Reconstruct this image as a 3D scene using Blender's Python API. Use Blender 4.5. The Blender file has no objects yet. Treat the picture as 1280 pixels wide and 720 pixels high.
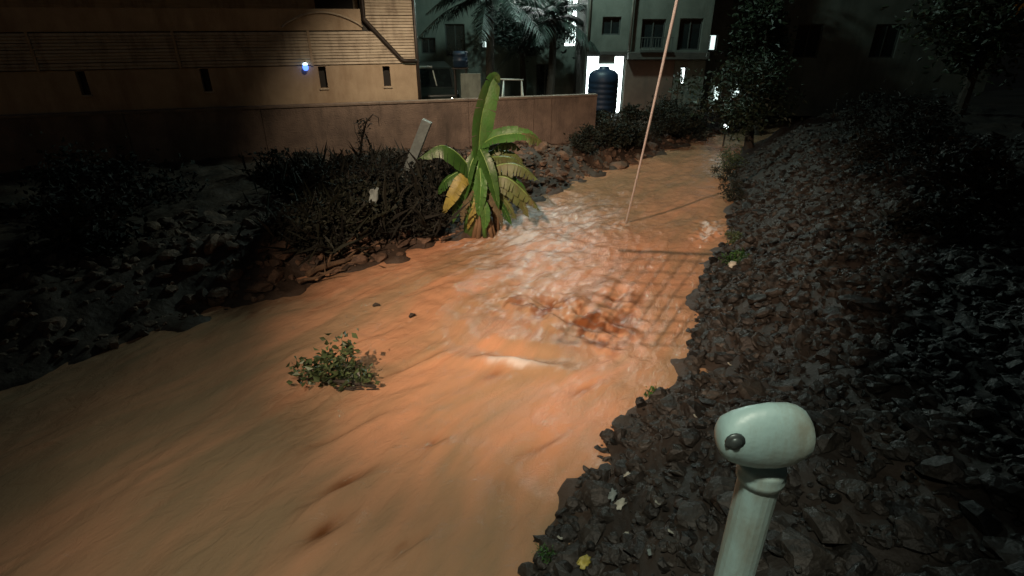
import bpy, math, random
import numpy as np
from mathutils import Vector, Matrix

random.seed(7)
rng = np.random.default_rng(11)
scene = bpy.context.scene
COL = scene.collection
R = math.radians

# ------------------------------------------------------------------ camera
CAM_H = 4.0
PITCH = R(26)
FPX = 691.0
cd = bpy.data.cameras.new('camera')
cam = bpy.data.objects.new('camera', cd)
COL.objects.link(cam)
cam.location = (0, 0, CAM_H)
cam.rotation_euler = (math.pi / 2 - PITCH, 0, 0)
cd.sensor_width = 36
cd.lens = FPX / 1280 * 36
cd.clip_start = 0.05
cd.clip_end = 1000
scene.camera = cam


def at(px, py, Y):
    """photo pixel -> world point standing at distance Y in front of the viewer"""
    x = px - 640
    y = 360 - py
    r = (x, FPX * math.cos(PITCH) + y * math.sin(PITCH), y * math.cos(PITCH) - FPX * math.sin(PITCH))
    t = Y / r[1]
    return Vector((r[0] * t, Y, CAM_H + r[2] * t))


# ------------------------------------------------------------------ noise (numpy)
PERM = rng.permutation(1024)
ANG = rng.random(1024) * 2 * np.pi


def _g(ix, iy):
    h = PERM[(PERM[ix % 1024] + iy) % 1024]
    return np.cos(ANG[h]), np.sin(ANG[h])


def noise2(x, y):
    x = np.asarray(x, float); y = np.asarray(y, float)
    ix = np.floor(x).astype(int); iy = np.floor(y).astype(int)
    fx = x - ix; fy = y - iy
    u = fx ** 3 * (fx * (fx * 6 - 15) + 10); v = fy ** 3 * (fy * (fy * 6 - 15) + 10)

    def d(a, b):
        gx, gy = _g(ix + a, iy + b)
        return gx * (fx - a) + gy * (fy - b)
    return ((d(0, 0) * (1 - u) + d(1, 0) * u) * (1 - v) + (d(0, 1) * (1 - u) + d(1, 1) * u) * v) * 1.5


def fbm(x, y, o=4, g=0.5):
    s = 0; a = 1
    for i in range(o):
        s = s + a * noise2(x * 2 ** i + 17.3 * i, y * 2 ** i + 9.1 * i); a *= g
    return s


def sstep(a, b, x):
    t = np.clip((x - a) / (b - a), 0, 1)
    return t * t * (3 - 2 * t)


# ------------------------------------------------------------------ materials
def new_mat(name):
    m = bpy.data.materials.new(name); m.use_nodes = True
    nt = m.node_tree
    b = nt.nodes['Principled BSDF']
    return m, nt, b


def mat(name, c1, c2=None, rough=0.7, scale=4.0, detail=6, bump=0.0, bscale=None, metal=0.0, island=0.0,
        trans=0.0, stain=None, spec=0.5, stretch=(1, 1, 1)):
    m, nt, b = new_mat(name)
    N, L = nt.nodes, nt.links
    c2 = c2 or tuple(x * 0.7 for x in c1)
    tc = N.new('ShaderNodeTexCoord')
    mp = N.new('ShaderNodeMapping'); mp.inputs['Scale'].default_value = stretch
    L.new(tc.outputs['Object'], mp.inputs['Vector'])
    n = N.new('ShaderNodeTexNoise'); n.inputs['Scale'].default_value = scale; n.inputs['Detail'].default_value = detail
    n.inputs['Roughness'].default_value = 0.62
    L.new(mp.outputs['Vector'], n.inputs['Vector'])
    cr = N.new('ShaderNodeValToRGB')
    cr.color_ramp.elements[0].position = 0.34; cr.color_ramp.elements[1].position = 0.66
    cr.color_ramp.elements[0].color = (*c2, 1); cr.color_ramp.elements[1].color = (*c1, 1)
    L.new(n.outputs['Fac'], cr.inputs['Fac'])
    out = cr.outputs['Color']
    if stain:
        n2 = N.new('ShaderNodeTexNoise'); n2.inputs['Scale'].default_value = scale * 0.35; n2.inputs['Detail'].default_value = 8
        n2.inputs['Roughness'].default_value = 0.7
        mp2 = N.new('ShaderNodeMapping'); mp2.inputs['Scale'].default_value = (2.2, 2.2, 0.6); mp2.inputs['Location'].default_value = (3.1, 1.7, 4.4)
        L.new(tc.outputs['Object'], mp2.inputs['Vector']); L.new(mp2.outputs['Vector'], n2.inputs['Vector'])
        r2 = N.new('ShaderNodeValToRGB'); r2.color_ramp.elements[0].position = 0.48; r2.color_ramp.elements[1].position = 0.68
        r2.color_ramp.elements[0].color = (0, 0, 0, 1); r2.color_ramp.elements[1].color = (0.85, 0.85, 0.85, 1)
        L.new(n2.outputs['Fac'], r2.inputs['Fac'])
        mx = N.new('ShaderNodeMix'); mx.data_type = 'RGBA'
        L.new(r2.outputs['Color'], mx.inputs['Factor']); L.new(out, mx.inputs['A']); mx.inputs['B'].default_value = (*stain, 1)
        out = mx.outputs['Result']
    if island:
        ge = N.new('ShaderNodeNewGeometry')
        hs = N.new('ShaderNodeHueSaturation')
        mr = N.new('ShaderNodeMapRange'); mr.inputs['To Min'].default_value = 1 - island; mr.inputs['To Max'].default_value = 1 + island
        L.new(ge.outputs['Random Per Island'], mr.inputs['Value']); L.new(mr.outputs['Result'], hs.inputs['Value'])
        L.new(out, hs.inputs['Color']); out = hs.outputs['Color']
    L.new(out, b.inputs['Base Color'])
    b.inputs['Roughness'].default_value = rough
    b.inputs['Metallic'].default_value = metal
    b.inputs['Specular IOR Level'].default_value = spec
    if bump:
        n3 = N.new('ShaderNodeTexNoise'); n3.inputs['Scale'].default_value = bscale or scale * 6; n3.inputs['Detail'].default_value = 6
        L.new(mp.outputs['Vector'], n3.inputs['Vector'])
        bp = N.new('ShaderNodeBump'); bp.inputs['Strength'].default_value = bump; bp.inputs['Distance'].default_value = 0.03
        L.new(n3.outputs['Fac'], bp.inputs['Height']); L.new(bp.outputs['Normal'], b.inputs['Normal'])
    if trans:
        tr = N.new('ShaderNodeBsdfTranslucent'); L.new(out, tr.inputs['Color'])
        ms = N.new('ShaderNodeMixShader'); ms.inputs['Fac'].default_value = trans
        L.new(b.outputs['BSDF'], ms.inputs[1]); L.new(tr.outputs['BSDF'], ms.inputs[2])
        L.new(ms.outputs['Shader'], N['Material Output'].inputs['Surface'])
    return m


def glow(name, color, strength):
    m, nt, b = new_mat(name)
    b.inputs['Base Color'].default_value = (*[c * 0.6 for c in color], 1)
    b.inputs['Emission Color'].default_value = (*color, 1)
    b.inputs['Emission Strength'].default_value = strength
    b.inputs['Roughness'].default_value = 0.3
    return m


M = dict(
    soil=mat('wet_soil', (.066, .042, .027), (.024, .016, .011), .7, 1.6, 9, .9, 9, stain=(.05, .036, .026)),
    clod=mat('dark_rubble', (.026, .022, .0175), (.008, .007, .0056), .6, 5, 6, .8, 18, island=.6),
    brownclod=mat('brown_rubble', (.125, .074, .046), (.045, .029, .020), .8, 5, 6, .8, 18, island=.5),
    plaster=mat('beige_plaster', (.42, .325, .22), (.33, .25, .165), .8, 2.2, 7, .25, 40, stain=(.24, .165, .10)),
    slat=mat('painted_slats', (.46, .39, .29), (.32, .26, .185), .65, 5, 6, .2, 30, stretch=(.3, 1, 4), stain=(.15, .11, .075)),
    dark_pipe=mat('dark_iron_pipe', (.030, .021, .015), (.018, .013, .010), .5, 6, 4, .2),
    hole=mat('dark_opening', (.012, .009, .007), (.007, .006, .005), .6),
    wall=mat('brown_render', (.20, .145, .112), (.11, .08, .064), .9, 1.6, 9, .9, 26, stain=(.055, .042, .034)),
    coping=mat('weathered_coping', (.20, .15, .115), (.11, .085, .068), .85, 3, 7, .5, 25),
    green_leaf=mat('banana_green', (.075, .205, .042), (.045, .14, .028), .45, 3.5, 5, .25, 20, trans=.22, stain=(.095, .13, .045)),
    dark_leaf=mat('banana_dark_green', (.050, .13, .026), (.03, .085, .018), .4, 3, 3, .15, 20, trans=.2),
    olive_leaf=mat('banana_olive', (.12, .165, .05), (.075, .09, .03), .5, 4, 4, .2, 20, trans=.2, stain=(.13, .095, .04)),
    yellow_leaf=mat('banana_yellow', (.34, .29, .06), (.20, .17, .045), .5, 5, 4, .2, 20, trans=.2),
    dry_leaf=mat('banana_dry', (.15, .115, .055), (.065, .055, .03), .8, 6, 4, .3, 20, trans=.1),
    rib=mat('banana_midrib', (.19, .32, .09), (.13, .24, .06), .4, 4),
    stem=mat('banana_stem', (.085, .23, .05), (.055, .12, .03), .4, 5, 5, .2, 20, stretch=(1, 1, .3), stain=(.09, .075, .035)),
    drystem=mat('brown_stem', (.20, .12, .06), (.10, .06, .03), .8, 5, 5, .4, 20, stretch=(1, 1, .3)),
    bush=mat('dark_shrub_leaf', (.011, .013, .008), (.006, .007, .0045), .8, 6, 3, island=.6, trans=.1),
    bush2=mat('olive_shrub_leaf', (.016, .020, .010), (.008, .011, .006), .75, 6, 3, island=.5, trans=.15),
    fresh=mat('fresh_leaf', (.085, .115, .048), (.045, .068, .026), .45, 6, 3, island=.6, trans=.2),
    bright=mat('vivid_green_leaf', (.06, .16, .03), (.03, .09, .018), .45, 6, 3, island=.5, trans=.2),  # more saturated green than the fresh leaf
    treeleaf=mat('tree_leaf', (.032, .045, .024), (.018, .028, .015), .5, 6, 3, island=.5, trans=.15),
    palm=mat('palm_frond', (.014, .026, .019), (.008, .015, .012), .6, 4, 3, island=.5, trans=.03),
    bark=mat('bark', (.050, .038, .028), (.024, .019, .015), .9, 5, 6, .7, 16, stretch=(1, 1, .4)),
    twig=mat('dead_wood', (.16, .10, .055), (.07, .045, .028), .85, 5, 6, .5, 20),
    grey_post=mat('grey_concrete_post', (.20, .25, .245), (.12, .15, .15), .7, 5, 6, .3, 24),
    facade=mat('grey_green_facade', (.12, .13, .11), (.075, .083, .068), .85, 1.2, 7, .3, 22, stain=(.045, .05, .042)),
    facade2=mat('pale_green_facade', (.14, .165, .14), (.09, .11, .095), .85, 1.2, 7, .3, 22, stain=(.06, .07, .06)),
    brownfac=mat('brown_facade', (.15, .105, .08), (.10, .07, .055), .85, 1.4, 7, .3, 22, stain=(.06, .055, .045)),
    ledge=mat('stained_ledge', (.065, .06, .05), (.035, .034, .03), .85, 3, 6, .4),
    glass=mat('dark_window_glass', (.012, .018, .018), (.008, .011, .012), .12, 3),
    frame=mat('window_frame_paint', (.05, .055, .05), (.035, .04, .036), .6, 4),
    palepipe=mat('pale_drainpipe', (.30, .30, .26), (.2, .2, .17), .6, 4),
    tank=mat('dark_blue_plastic', (.010, .027, .060), (.006, .018, .04), .5, 3),
    tyre=mat('black_rubber', (.018, .018, .019), (.012, .012, .012), .8, 6),
    darkpaint=mat('dark_vehicle_paint', (.016, .024, .022), (.012, .018, .017), .35, 3),
    whitepaint=mat('white_metal_paint', (.62, .66, .62), (.45, .48, .45), .45, 6, stain=(.25, .22, .17)),
    board=mat('grey_board', (.24, .27, .23), (.15, .17, .145), .7, 3, stain=(.1, .11, .09)),
    rope=mat('pale_rope', (.80, .78, .80), (.68, .65, .66), .8, 60, 3, .5, 180),
    rail=mat('pale_green_enamel', (.29, .435, .43), (.255, .385, .38), .45, 7, 8, .06, 60, stain=(.19, .20, .16)),
    bolt=mat('steel_bolt', (.10, .13, .13), (.06, .075, .075), .4, 10, metal=.6),
    concrete=mat('pavement_concrete', (.20, .19, .17), (.13, .125, .115), .85, 2, 8, .4, 24),
    litter=mat('pale_scrap', (.42, .42, .36), (.25, .26, .22), .6, 14),
    yellow=mat('yellow_scrap', (.42, .36, .07), (.26, .22, .05), .55, 14),
    rust=mat('rusty_metal', (.15, .08, .045), (.07, .04, .028), .8, 8, 6, .4),
)
M['lit_white'] = glow('lit_window_white', (.86, 1.0, .98), 5.0)
M['glare_pane'] = glow('added_glare_pane', (.93, 1.0, .97), 26.0)  # glow of unseen upper panes, added for the grey glare on the river
M['lit_dim'] = glow('lit_window_dim', (.70, .88, .84), 1.5)
M['lit_lamp'] = glow('lamp_lens', (.85, 1.0, .97), 6.0)
M['blue_lamp'] = glow('blue_lamp_lens', (.10, .22, 1.0), 2.6)
M['blue_core'] = glow('blue_lamp_core', (.65, .9, 1.0), 4.0)


# ------------------------------------------------------------------ mesh builder
class MB:
    def __init__(s):
        s.v = []; s.f = []; s.n = 0

    def add(s, verts, faces):
        o = s.n
        s.v.extend(tuple(p) for p in verts)
        s.f.extend(tuple(i + o for i in f) for f in faces)
        s.n += len(verts)

    def box(s, x0, x1, y0, y1, z0, z1, mtx=None):
        p = [Vector((x, y, z)) for z in (z0, z1) for y in (y0, y1) for x in (x0, x1)]
        if mtx: p = [mtx @ q for q in p]
        s.add(p, [(0, 2, 3, 1), (4, 5, 7, 6), (0, 1, 5, 4), (2, 6, 7, 3), (0, 4, 6, 2), (1, 3, 7, 5)])

    def tube(s, pts, rad, seg=8, cap=True):
        pts = [Vector(p) for p in pts]
        if not hasattr(rad, '__len__'): rad = [rad] * len(pts)
        rings = []
        up = None
        for i, p in enumerate(pts):
            d = (pts[min(i + 1, len(pts) - 1)] - pts[max(i - 1, 0)]).normalized()
            if up is None:
                up = d.orthogonal().normalized()
            a = (up - d * up.dot(d))
            a = a.normalized() if a.length > 1e-5 else d.orthogonal().normalized()
            up = a
            b = d.cross(a)
            rings.append([p + (a * math.cos(2 * math.pi * k / seg) + b * math.sin(2 * math.pi * k / seg)) * rad[i] for k in range(seg)])
        vs = [q for r in rings for q in r]
        fs = []
        for i in range(len(pts) - 1):
            for k in range(seg):
                fs.append((i * seg + k, i * seg + (k + 1) % seg, (i + 1) * seg + (k + 1) % seg, (i + 1) * seg + k))
        if cap:
            fs.append(tuple(range(seg))[::-1]); fs.append(tuple((len(pts) - 1) * seg + k for k in range(seg)))
        s.add(vs, fs)

    def lathe(s, prof, seg=24, mtx=None):
        vs = []; fs = []
        for r, z in prof:
            for k in range(seg):
                a = 2 * math.pi * k / seg
                vs.append(Vector((r * math.cos(a), r * math.sin(a), z)))
        for i in range(len(prof) - 1):
            for k in range(seg):
                fs.append((i * seg + k, i * seg + (k + 1) % seg, (i + 1) * seg + (k + 1) % seg, (i + 1) * seg + k))
        fs.append(tuple(range(seg))[::-1]); fs.append(tuple((len(prof) - 1) * seg + k for k in range(seg)))
        if mtx: vs = [mtx @ q for q in vs]
        s.add(vs, fs)

    def build(s, name, m, parent=None, smooth=False, bevel=0.0, loc=None):
        me = bpy.data.meshes.new(name)
        v = s.v
        if loc is not None:
            v = [(p[0] - loc[0], p[1] - loc[1], p[2] - loc[2]) for p in v]
        me.from_pydata(v, [], s.f)
        me.materials.append(m)
        if smooth: me.polygons.foreach_set('use_smooth', [True] * len(me.polygons))
        me.update()
        o = bpy.data.objects.new(name, me)
        COL.objects.link(o)
        if loc is not None: o.location = loc
        if parent: o.parent = parent
        if bevel:
            b = o.modifiers.new('bevel', 'BEVEL'); b.width = bevel; b.segments = 2; b.limit_method = 'ANGLE'
        return o


def np_mesh(name, verts, faces, m, parent=None, smooth=False, loc=None):
    """verts (N,3), faces (F,k) all the same k"""
    me = bpy.data.meshes.new(name)
    verts = np.asarray(verts, np.float32); faces = np.asarray(faces, np.int32)
    if loc is not None: verts = verts - np.asarray(loc, np.float32)
    k = faces.shape[1]
    me.vertices.add(len(verts)); me.vertices.foreach_set('co', verts.ravel())
    me.loops.add(faces.size); me.loops.foreach_set('vertex_index', faces.ravel())
    me.polygons.add(len(faces)); me.polygons.foreach_set('loop_start', np.arange(0, faces.size, k, dtype=np.int32))
    me.polygons.foreach_set('loop_total', np.full(len(faces), k, np.int32))
    me.polygons.foreach_set('use_smooth', np.full(len(faces), smooth, bool))
    me.materials.append(m)
    me.update(calc_edges=True); me.validate()
    o = bpy.data.objects.new(name, me); COL.objects.link(o)
    if loc is not None: o.location = loc
    if parent: o.parent = parent
    return o


def tag(o, label=None, cat=None, group=None, kind=None):
    if label: o['label'] = label
    if cat: o['category'] = cat
    if group: o['group'] = group
    if kind: o['kind'] = kind
    return o


def empty(name, loc, label, cat, group=None, rz=0):
    o = bpy.data.objects.new(name, None); COL.objects.link(o)
    o.location = loc; o.rotation_euler = (0, 0, rz); o.empty_display_size = .2
    return tag(o, label, cat, group)


# ------------------------------------------------------------------ river layout
LEFT = np.array([(-90, -74), (-14, -2.5), (-8.5, 3.4), (-5.2, 6.7), (-3.5, 8.35), (-2.4, 9.25), (-1.3, 10.5), (.2, 12.5), (1.3, 14.2), (2.55, 15.9), (5.0, 18.6), (7.45, 21.2), (12, 25), (40, 44), (120, 90)], float)
RIGHT = np.array([(-80, -92), (-4.5, -5), (-1.5, 0), (.24, 2.96), (1.12, 4.6), (2.2, 5.55), (2.52, 6.2), (2.66, 7.0), (3.5, 8.7), (4.42, 10.4), (5.35, 12.6), (6.05, 14.6), (6.95, 17), (8.1, 19.2), (10.3, 21.0), (14, 24), (42, 42), (122, 88)], float)


def sdist(P, poly, side):
    """distance to a bank line, positive on the land side (side=+1: land lies left of the line)"""
    best = np.full(len(P), 1e9); sg = np.zeros(len(P))
    for a, b in zip(poly[:-1], poly[1:]):
        d = b - a; L2 = d @ d
        t = np.clip(((P - a) @ d) / L2, 0, 1)
        q = P - (a + t[:, None] * d)
        dist = np.hypot(q[:, 0], q[:, 1])
        c = d[0] * (P[:, 1] - a[1]) - d[1] * (P[:, 0] - a[0])
        m = dist < best - 1e-9
        best[m] = dist[m]; sg[m] = np.sign(c[m])
    return best * sg * side


WA = Vector((-5.6, 15, 0)); WU = Vector((.961, .276, 0)); WANG = math.atan2(.276, .961)


def height(P):
    P = np.asarray(P, float)
    j = .18 * fbm(P[:, 0] * 1.1, P[:, 1] * 1.1, 3)
    near = sstep(40, 20, np.hypot(P[:, 0], P[:, 1]))
    dl = sdist(P, LEFT, 1) + j * near
    dr = sdist(P, RIGHT, -1) + j * near
    hl = np.where(dl > 0, .58 * sstep(0, 1.3, dl) + .06 * sstep(1.3, 5, dl), 0)
    hr = np.where(dr > 0, 1.05 * sstep(-.1, 1.7, dr) + .45 * sstep(1.7, 4.5, dr), 0)
    dm = np.minimum(-dl, -dr)
    ch = -.7 * sstep(0, 1.0, dm)
    h = np.where(dl > 0, hl, np.where(dr > 0, hr, ch))
    rough = (.10 * fbm(P[:, 0] * 1.7, P[:, 1] * 1.7, 5, .6)) * near
    # the yard behind the wall is level
    flat = sstep(.0, .5, (P[:, 0] - WA.x) * -.276 + (P[:, 1] - WA.y) * .961)
    return h + rough * (1 - .85 * flat * (dl > 0)) + .04


def ground_z(x, y):
    return float(height(np.array([[x, y]]))[0])


def axis(lo, hi, step, far):
    a = np.arange(lo, hi + 1e-6, step)
    e = []; d = step
    p = hi
    while p < far: d *= 1.35; p += d; e.append(p)
    f = []; d = step; p = lo
    while p > -far: d *= 1.35; p -= d; f.append(p)
    return np.concatenate([f[::-1], a, e])


def grid(xs, ys):
    X, Y = np.meshgrid(xs, ys)
    nx, ny = len(xs), len(ys)
    i = np.arange(nx * ny).reshape(ny, nx)
    F = np.stack([i[:-1, :-1].ravel(), i[:-1, 1:].ravel(), i[1:, 1:].ravel(), i[1:, :-1].ravel()], 1)
    return X.ravel(), Y.ravel(), F


X, Y, F = grid(axis(-13, 14, .11, 260), axis(-3, 26, .11, 260))
Z = height(np.stack([X, Y], 1))
gnd = tag(np_mesh('ground', np.stack([X, Y, Z], 1), F, M['soil'], smooth=True), kind='structure')
earth = sstep(-.4, .2, sdist(np.stack([X, Y], 1), RIGHT, -1)) * (.8 + .35 * fbm(X * .8, Y * .8, 3))
a = gnd.data.attributes.new('dark_earth', 'FLOAT', 'POINT'); a.data.foreach_set('value', np.clip(earth, 0, 1).astype(np.float32))
nt = M['soil'].node_tree
pb = nt.nodes['Principled BSDF']; src = pb.inputs['Base Color'].links[0].from_socket
at_ = nt.nodes.new('ShaderNodeAttribute'); at_.attribute_name = 'dark_earth'
mx = nt.nodes.new('ShaderNodeMix'); mx.data_type = 'RGBA'
nt.links.new(at_.outputs['Fac'], mx.inputs['Factor']); nt.links.new(src, mx.inputs['A']); mx.inputs['B'].default_value = (.020, .017, .014, 1)
nt.links.new(mx.outputs['Result'], pb.inputs['Base Color'])

# ------------------------------------------------------------------ water
X, Y, F = grid(axis(-11, 8.5, .042, 260), axis(2, 22, .042, 260))
FA = R(35)
S = X * math.sin(FA) + Y * math.cos(FA)
T = X * math.cos(FA) - Y * math.sin(FA)
wob = .35 * fbm(S * .3, T * .5, 2)
T2 = T + wob
near = sstep(60, 25, np.hypot(X, Y))


def blob(cx, cy, rx, ry=None, ang=FA):
    ry = ry or rx
    dx = X - cx; dy = Y - cy
    a = dx * math.sin(ang) + dy * math.cos(ang); b = dx * math.cos(ang) - dy * math.sin(ang)
    return np.exp(-(a / ry) ** 2 - (b / rx) ** 2)


pale_chop = blob(4.15, 11.0, .28, .8, R(25)) + .7 * blob(2.3, 11.25, .10, .32)  # pale choppy water by the right bank and at the rope end
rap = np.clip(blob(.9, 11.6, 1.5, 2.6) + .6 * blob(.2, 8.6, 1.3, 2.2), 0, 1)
turb = np.clip(blob(1.25, 6.9, .75, .55, R(80)) + .7 * blob(.6, 7.6, .5, .45) + .8 * blob(1.7, 7.9, .55, .3, R(75)) + .5 * blob(.0, 7.5, .6, .5), 0, 1)
W = .035 * fbm(S * .55, T2 * 1.1, 4) + .016 * fbm(S * 1.6 + 4, T2 * 3.2, 4, .55)
W += rap * (.045 * fbm(S * 1.5, T2 * 2.2 + 5, 4, .5) + .012 * (1 - 2.2 * np.abs(fbm(S * 2.4 + 2, T2 * 2.6, 3, .5))))
wake = 0 * X
for (cx, cy, r_) in ((-2.06, 5.5, .42), (-2.1, 7.55, .09), (-1.49, 7.22, .09), (-.75, 10.5, .35)):
    wake = wake + blob(cx - .25 * r_, cy - .75 * r_, r_ * .75, r_ * 1.3) - .7 * blob(cx, cy, r_ * .5, r_ * .6)
W += wake * .03 * fbm(S * 3, T * 9, 3) - .015 * wake
rd = 1 - np.abs(fbm(S * 1.9 + 9, T2 * 1.3, 3, .55)) * 1.6
W += turb * (.10 * fbm(S * 1.7, T2 * 1.6 + 3, 2) + .05 * (rd - .5) + .035 * fbm(S * 4, T2 * 3, 3)) + pale_chop * .10 * fbm(S * 5, T * 5, 3)
# a short standing wave below the turbulence with a pale crest
crest = blob(.05, 5.95, .55, .12, R(12))
W += .10 * crest - .09 * blob(.1, 6.25, .6, .16, R(12))
# long dark furrows of the current towards the near bank
for (cx, cy, L, wd, dp) in ((-1.70, 3.87, .32, .045, .080), (-1.81, 4.69, .40, .035, .05), (-1.66, 3.38, .26, .06, .06), (-.80, 4.54, .13, .05, .05), (-.85, 3.26, .16, .025, .05), (-1.24, 6.02, .45, .03, .045), (-.2, 5.71, .2, .08, .04), (.92, 5.47, .3, .03, .035), (-.11, 3.93, .16, .08, .03), (.35, 4.5, .4, .03, .03), (-2.3, 6.4, .5, .03, .04)):
    W -= dp * blob(cx, cy, wd * 1.7, L, R(48)) - dp * .8 * blob(cx + .06, cy - .08, wd * 2.2, L, R(48))
W *= near
furrow = 0 * X
for (cx, cy, L_, wd, k) in ((-1.70, 3.87, .32, .045, .080), (-1.81, 4.69, .40, .035, .05), (-1.66, 3.38, .26, .06, .06), (-.80, 4.54, .13, .05, .05), (-.85, 3.26, .16, .025, .05), (-1.24, 6.02, .45, .03, .045), (-.2, 5.71, .2, .08, .04), (.92, 5.47, .3, .03, .035), (-.11, 3.93, .16, .08, .03), (.35, 4.5, .4, .03, .03), (-2.3, 6.4, .5, .03, .04)):
    k *= 13
    furrow = furrow + k * blob(cx + .05 * np.sin(S * 5), cy, wd * 1.5, L_, R(50))
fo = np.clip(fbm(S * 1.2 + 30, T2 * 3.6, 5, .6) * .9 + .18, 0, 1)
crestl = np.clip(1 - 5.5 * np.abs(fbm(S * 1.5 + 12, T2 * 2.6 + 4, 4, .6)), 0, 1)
foam_and_sheen = np.clip(rap * (.36 + .42 * fo + .28 * crestl) + .35 * turb * crestl + .3 * np.clip(wake, 0, 1) * (fo + crestl) + 1.0 * pale_chop * (.4 + fbm(S * 6, T * 6, 3)) + 1.1 * crest * (.55 + .5 * fo) + .12 * turb * fo, 0, 1)  # over the rapids, window sheen is put into the colour; elsewhere foam
foam_and_sheen = sstep(.22, .75, foam_and_sheen) * near
silt = np.clip(.5 + .75 * fbm(S * .28 + 3, T2 * .9 + 8, 4, .5) + .4 * fbm(S * .9, T2 * 5.5, 3, .5), 0, 1)
dark_streak = np.clip(1.1 * furrow * (.7 + .7 * fbm(S * 1.5, T2 * 7, 3)) + 1.15 * turb * sstep(.0, .45, fbm(S * 2.2 + 50, T2 * 2.4, 4, .55) + .1), 0, 1)  # darker red-brown along the furrows and in spots of the turbulence
wm, nt, b = new_mat('muddy_water')
N, L = nt.nodes, nt.links


def attr(nm):
    a = N.new('ShaderNodeAttribute'); a.attribute_name = nm; return a.outputs['Fac']


def mixc(f, a, bcol):
    m = N.new('ShaderNodeMix'); m.data_type = 'RGBA'
    L.new(f, m.inputs['Factor'])
    for k, c in (('A', a), ('B', bcol)):
        if isinstance(c, tuple): m.inputs[k].default_value = (*c, 1)
        else: L.new(c, m.inputs[k])
    return m.outputs['Result']


c = mixc(attr('silt'), (.32, .205, .120), (.49, .250, .142))
c = mixc(attr('dark_streak'), c, (.17, .060, .022))
c = mixc(attr('foam_and_sheen'), c, (.53, .47, .43))
L.new(c, b.inputs['Base Color'])
b.inputs['IOR'].default_value = 1.33
b.inputs['Roughness'].default_value = .09
tc = N.new('ShaderNodeTexCoord')
mp = N.new('ShaderNodeMapping'); mp.vector_type = 'TEXTURE'; mp.inputs['Rotation'].default_value = (0, 0, -FA); mp.inputs['Scale'].default_value = (.4, 1.0, 1)
L.new(tc.outputs['Object'], mp.inputs['Vector'])
n1 = N.new('ShaderNodeTexNoise'); n1.inputs['Scale'].default_value = 3.2; n1.inputs['Detail'].default_value = 7; n1.inputs['Roughness'].default_value = .62
n1.inputs['Distortion'].default_value = .6
L.new(mp.outputs['Vector'], n1.inputs['Vector'])
bp = N.new('ShaderNodeBump'); bp.inputs['Strength'].default_value = .7; bp.inputs['Distance'].default_value = .05
L.new(n1.outputs['Fac'], bp.inputs['Height']); L.new(bp.outputs['Normal'], b.inputs['Normal'])
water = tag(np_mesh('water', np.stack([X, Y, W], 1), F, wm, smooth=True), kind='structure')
for nm, arr in (('foam_and_sheen', foam_and_sheen), ('silt', silt), ('dark_streak', dark_streak)):
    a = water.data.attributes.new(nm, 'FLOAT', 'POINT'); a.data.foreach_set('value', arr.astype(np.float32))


# ------------------------------------------------------------------ rubble (uncountable clods of the banks)
def icosphere():
    import bmesh
    bm = bmesh.new(); bmesh.ops.create_icosphere(bm, subdivisions=2, radius=1)
    v = np.array([p.co[:] for p in bm.verts]); f = np.array([[q.index for q in p.verts] for p in bm.faces]); bm.free()
    return v, f


ICO_V, ICO_F = icosphere()


def rocks(name, pos, size, m, label=None, cat=None, kind='stuff', flat=.65):
    n = len(pos)
    V = np.repeat(ICO_V[None], n, 0)
    # chip each ball with a few random planes so that it turns angular
    for k in range(7):
        d = rng.normal(size=(n, 1, 3)); d /= np.linalg.norm(d, axis=2, keepdims=True)
        lim = rng.uniform(.35, .85, (n, 1))
        dot = (V * d).sum(2)
        V = V - np.maximum(dot - lim, 0)[..., None] * d
    V = V + rng.normal(scale=.05, size=V.shape)
    sc = size[:, None] * rng.uniform(.65, 1.35, (n, 3)); sc[:, 2] *= flat
    V = V * sc[:, None, :]
    a = rng.uniform(0, 2 * np.pi, n); ca, sa = np.cos(a), np.sin(a)
    t = rng.uniform(-.6, .6, n); ct, st = np.cos(t), np.sin(t)
    x, y, z = V[..., 0].copy(), V[..., 1].copy(), V[..., 2].copy()
    y, z = y * ct[:, None] - z * st[:, None], y * st[:, None] + z * ct[:, None]
    x, y = x * ca[:, None] - y * sa[:, None], x * sa[:, None] + y * ca[:, None]
    V = np.stack([x, y, z], 2) + pos[:, None, :]
    Fc = (ICO_F[None] + (np.arange(n) * len(ICO_V))[:, None, None]).reshape(-1, 3)
    o = np_mesh(name, V.reshape(-1, 3), Fc, m, smooth=False)
    return tag(o, label, cat, kind=kind)


def scatter(n, box, cond):
    P = np.stack([rng.uniform(box[0], box[1], n), rng.uniform(box[2], box[3], n)], 1)
    P = P[cond(P)]
    return np.concatenate([P, height(P)[:, None]], 1)


def right_cond(P):
    d = sdist(P, RIGHT, -1)
    dens = np.clip(1.3 - np.hypot(P[:, 0], P[:, 1]) / 22, .2, 1)
    return (d > -.12) & (d < 6.0) & (rng.random(len(P)) < dens * np.where(d < 3.2, 1, .4))


P = scatter(42000, (-1, 11, 1.7, 17), right_cond)
sz = np.exp(rng.normal(-3.3, .62, len(P))).clip(.010, .15); big = rng.random(len(P)) < .006; sz[big] = rng.uniform(.11, .21, big.sum())
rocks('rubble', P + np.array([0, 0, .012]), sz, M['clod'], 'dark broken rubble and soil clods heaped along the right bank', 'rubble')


def left_cond(P):
    d = sdist(P, LEFT, 1)
    return (d > -.08) & (d < 3.2)


P = scatter(17000, (-9, 8, 3, 22), left_cond)
sz = np.exp(rng.normal(-3.0, .65, len(P))).clip(.012, .24)
rocks('bank_stones', P, sz, M['brownclod'], 'brown stones and earth lumps along the foot of the left bank', 'stones')


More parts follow.
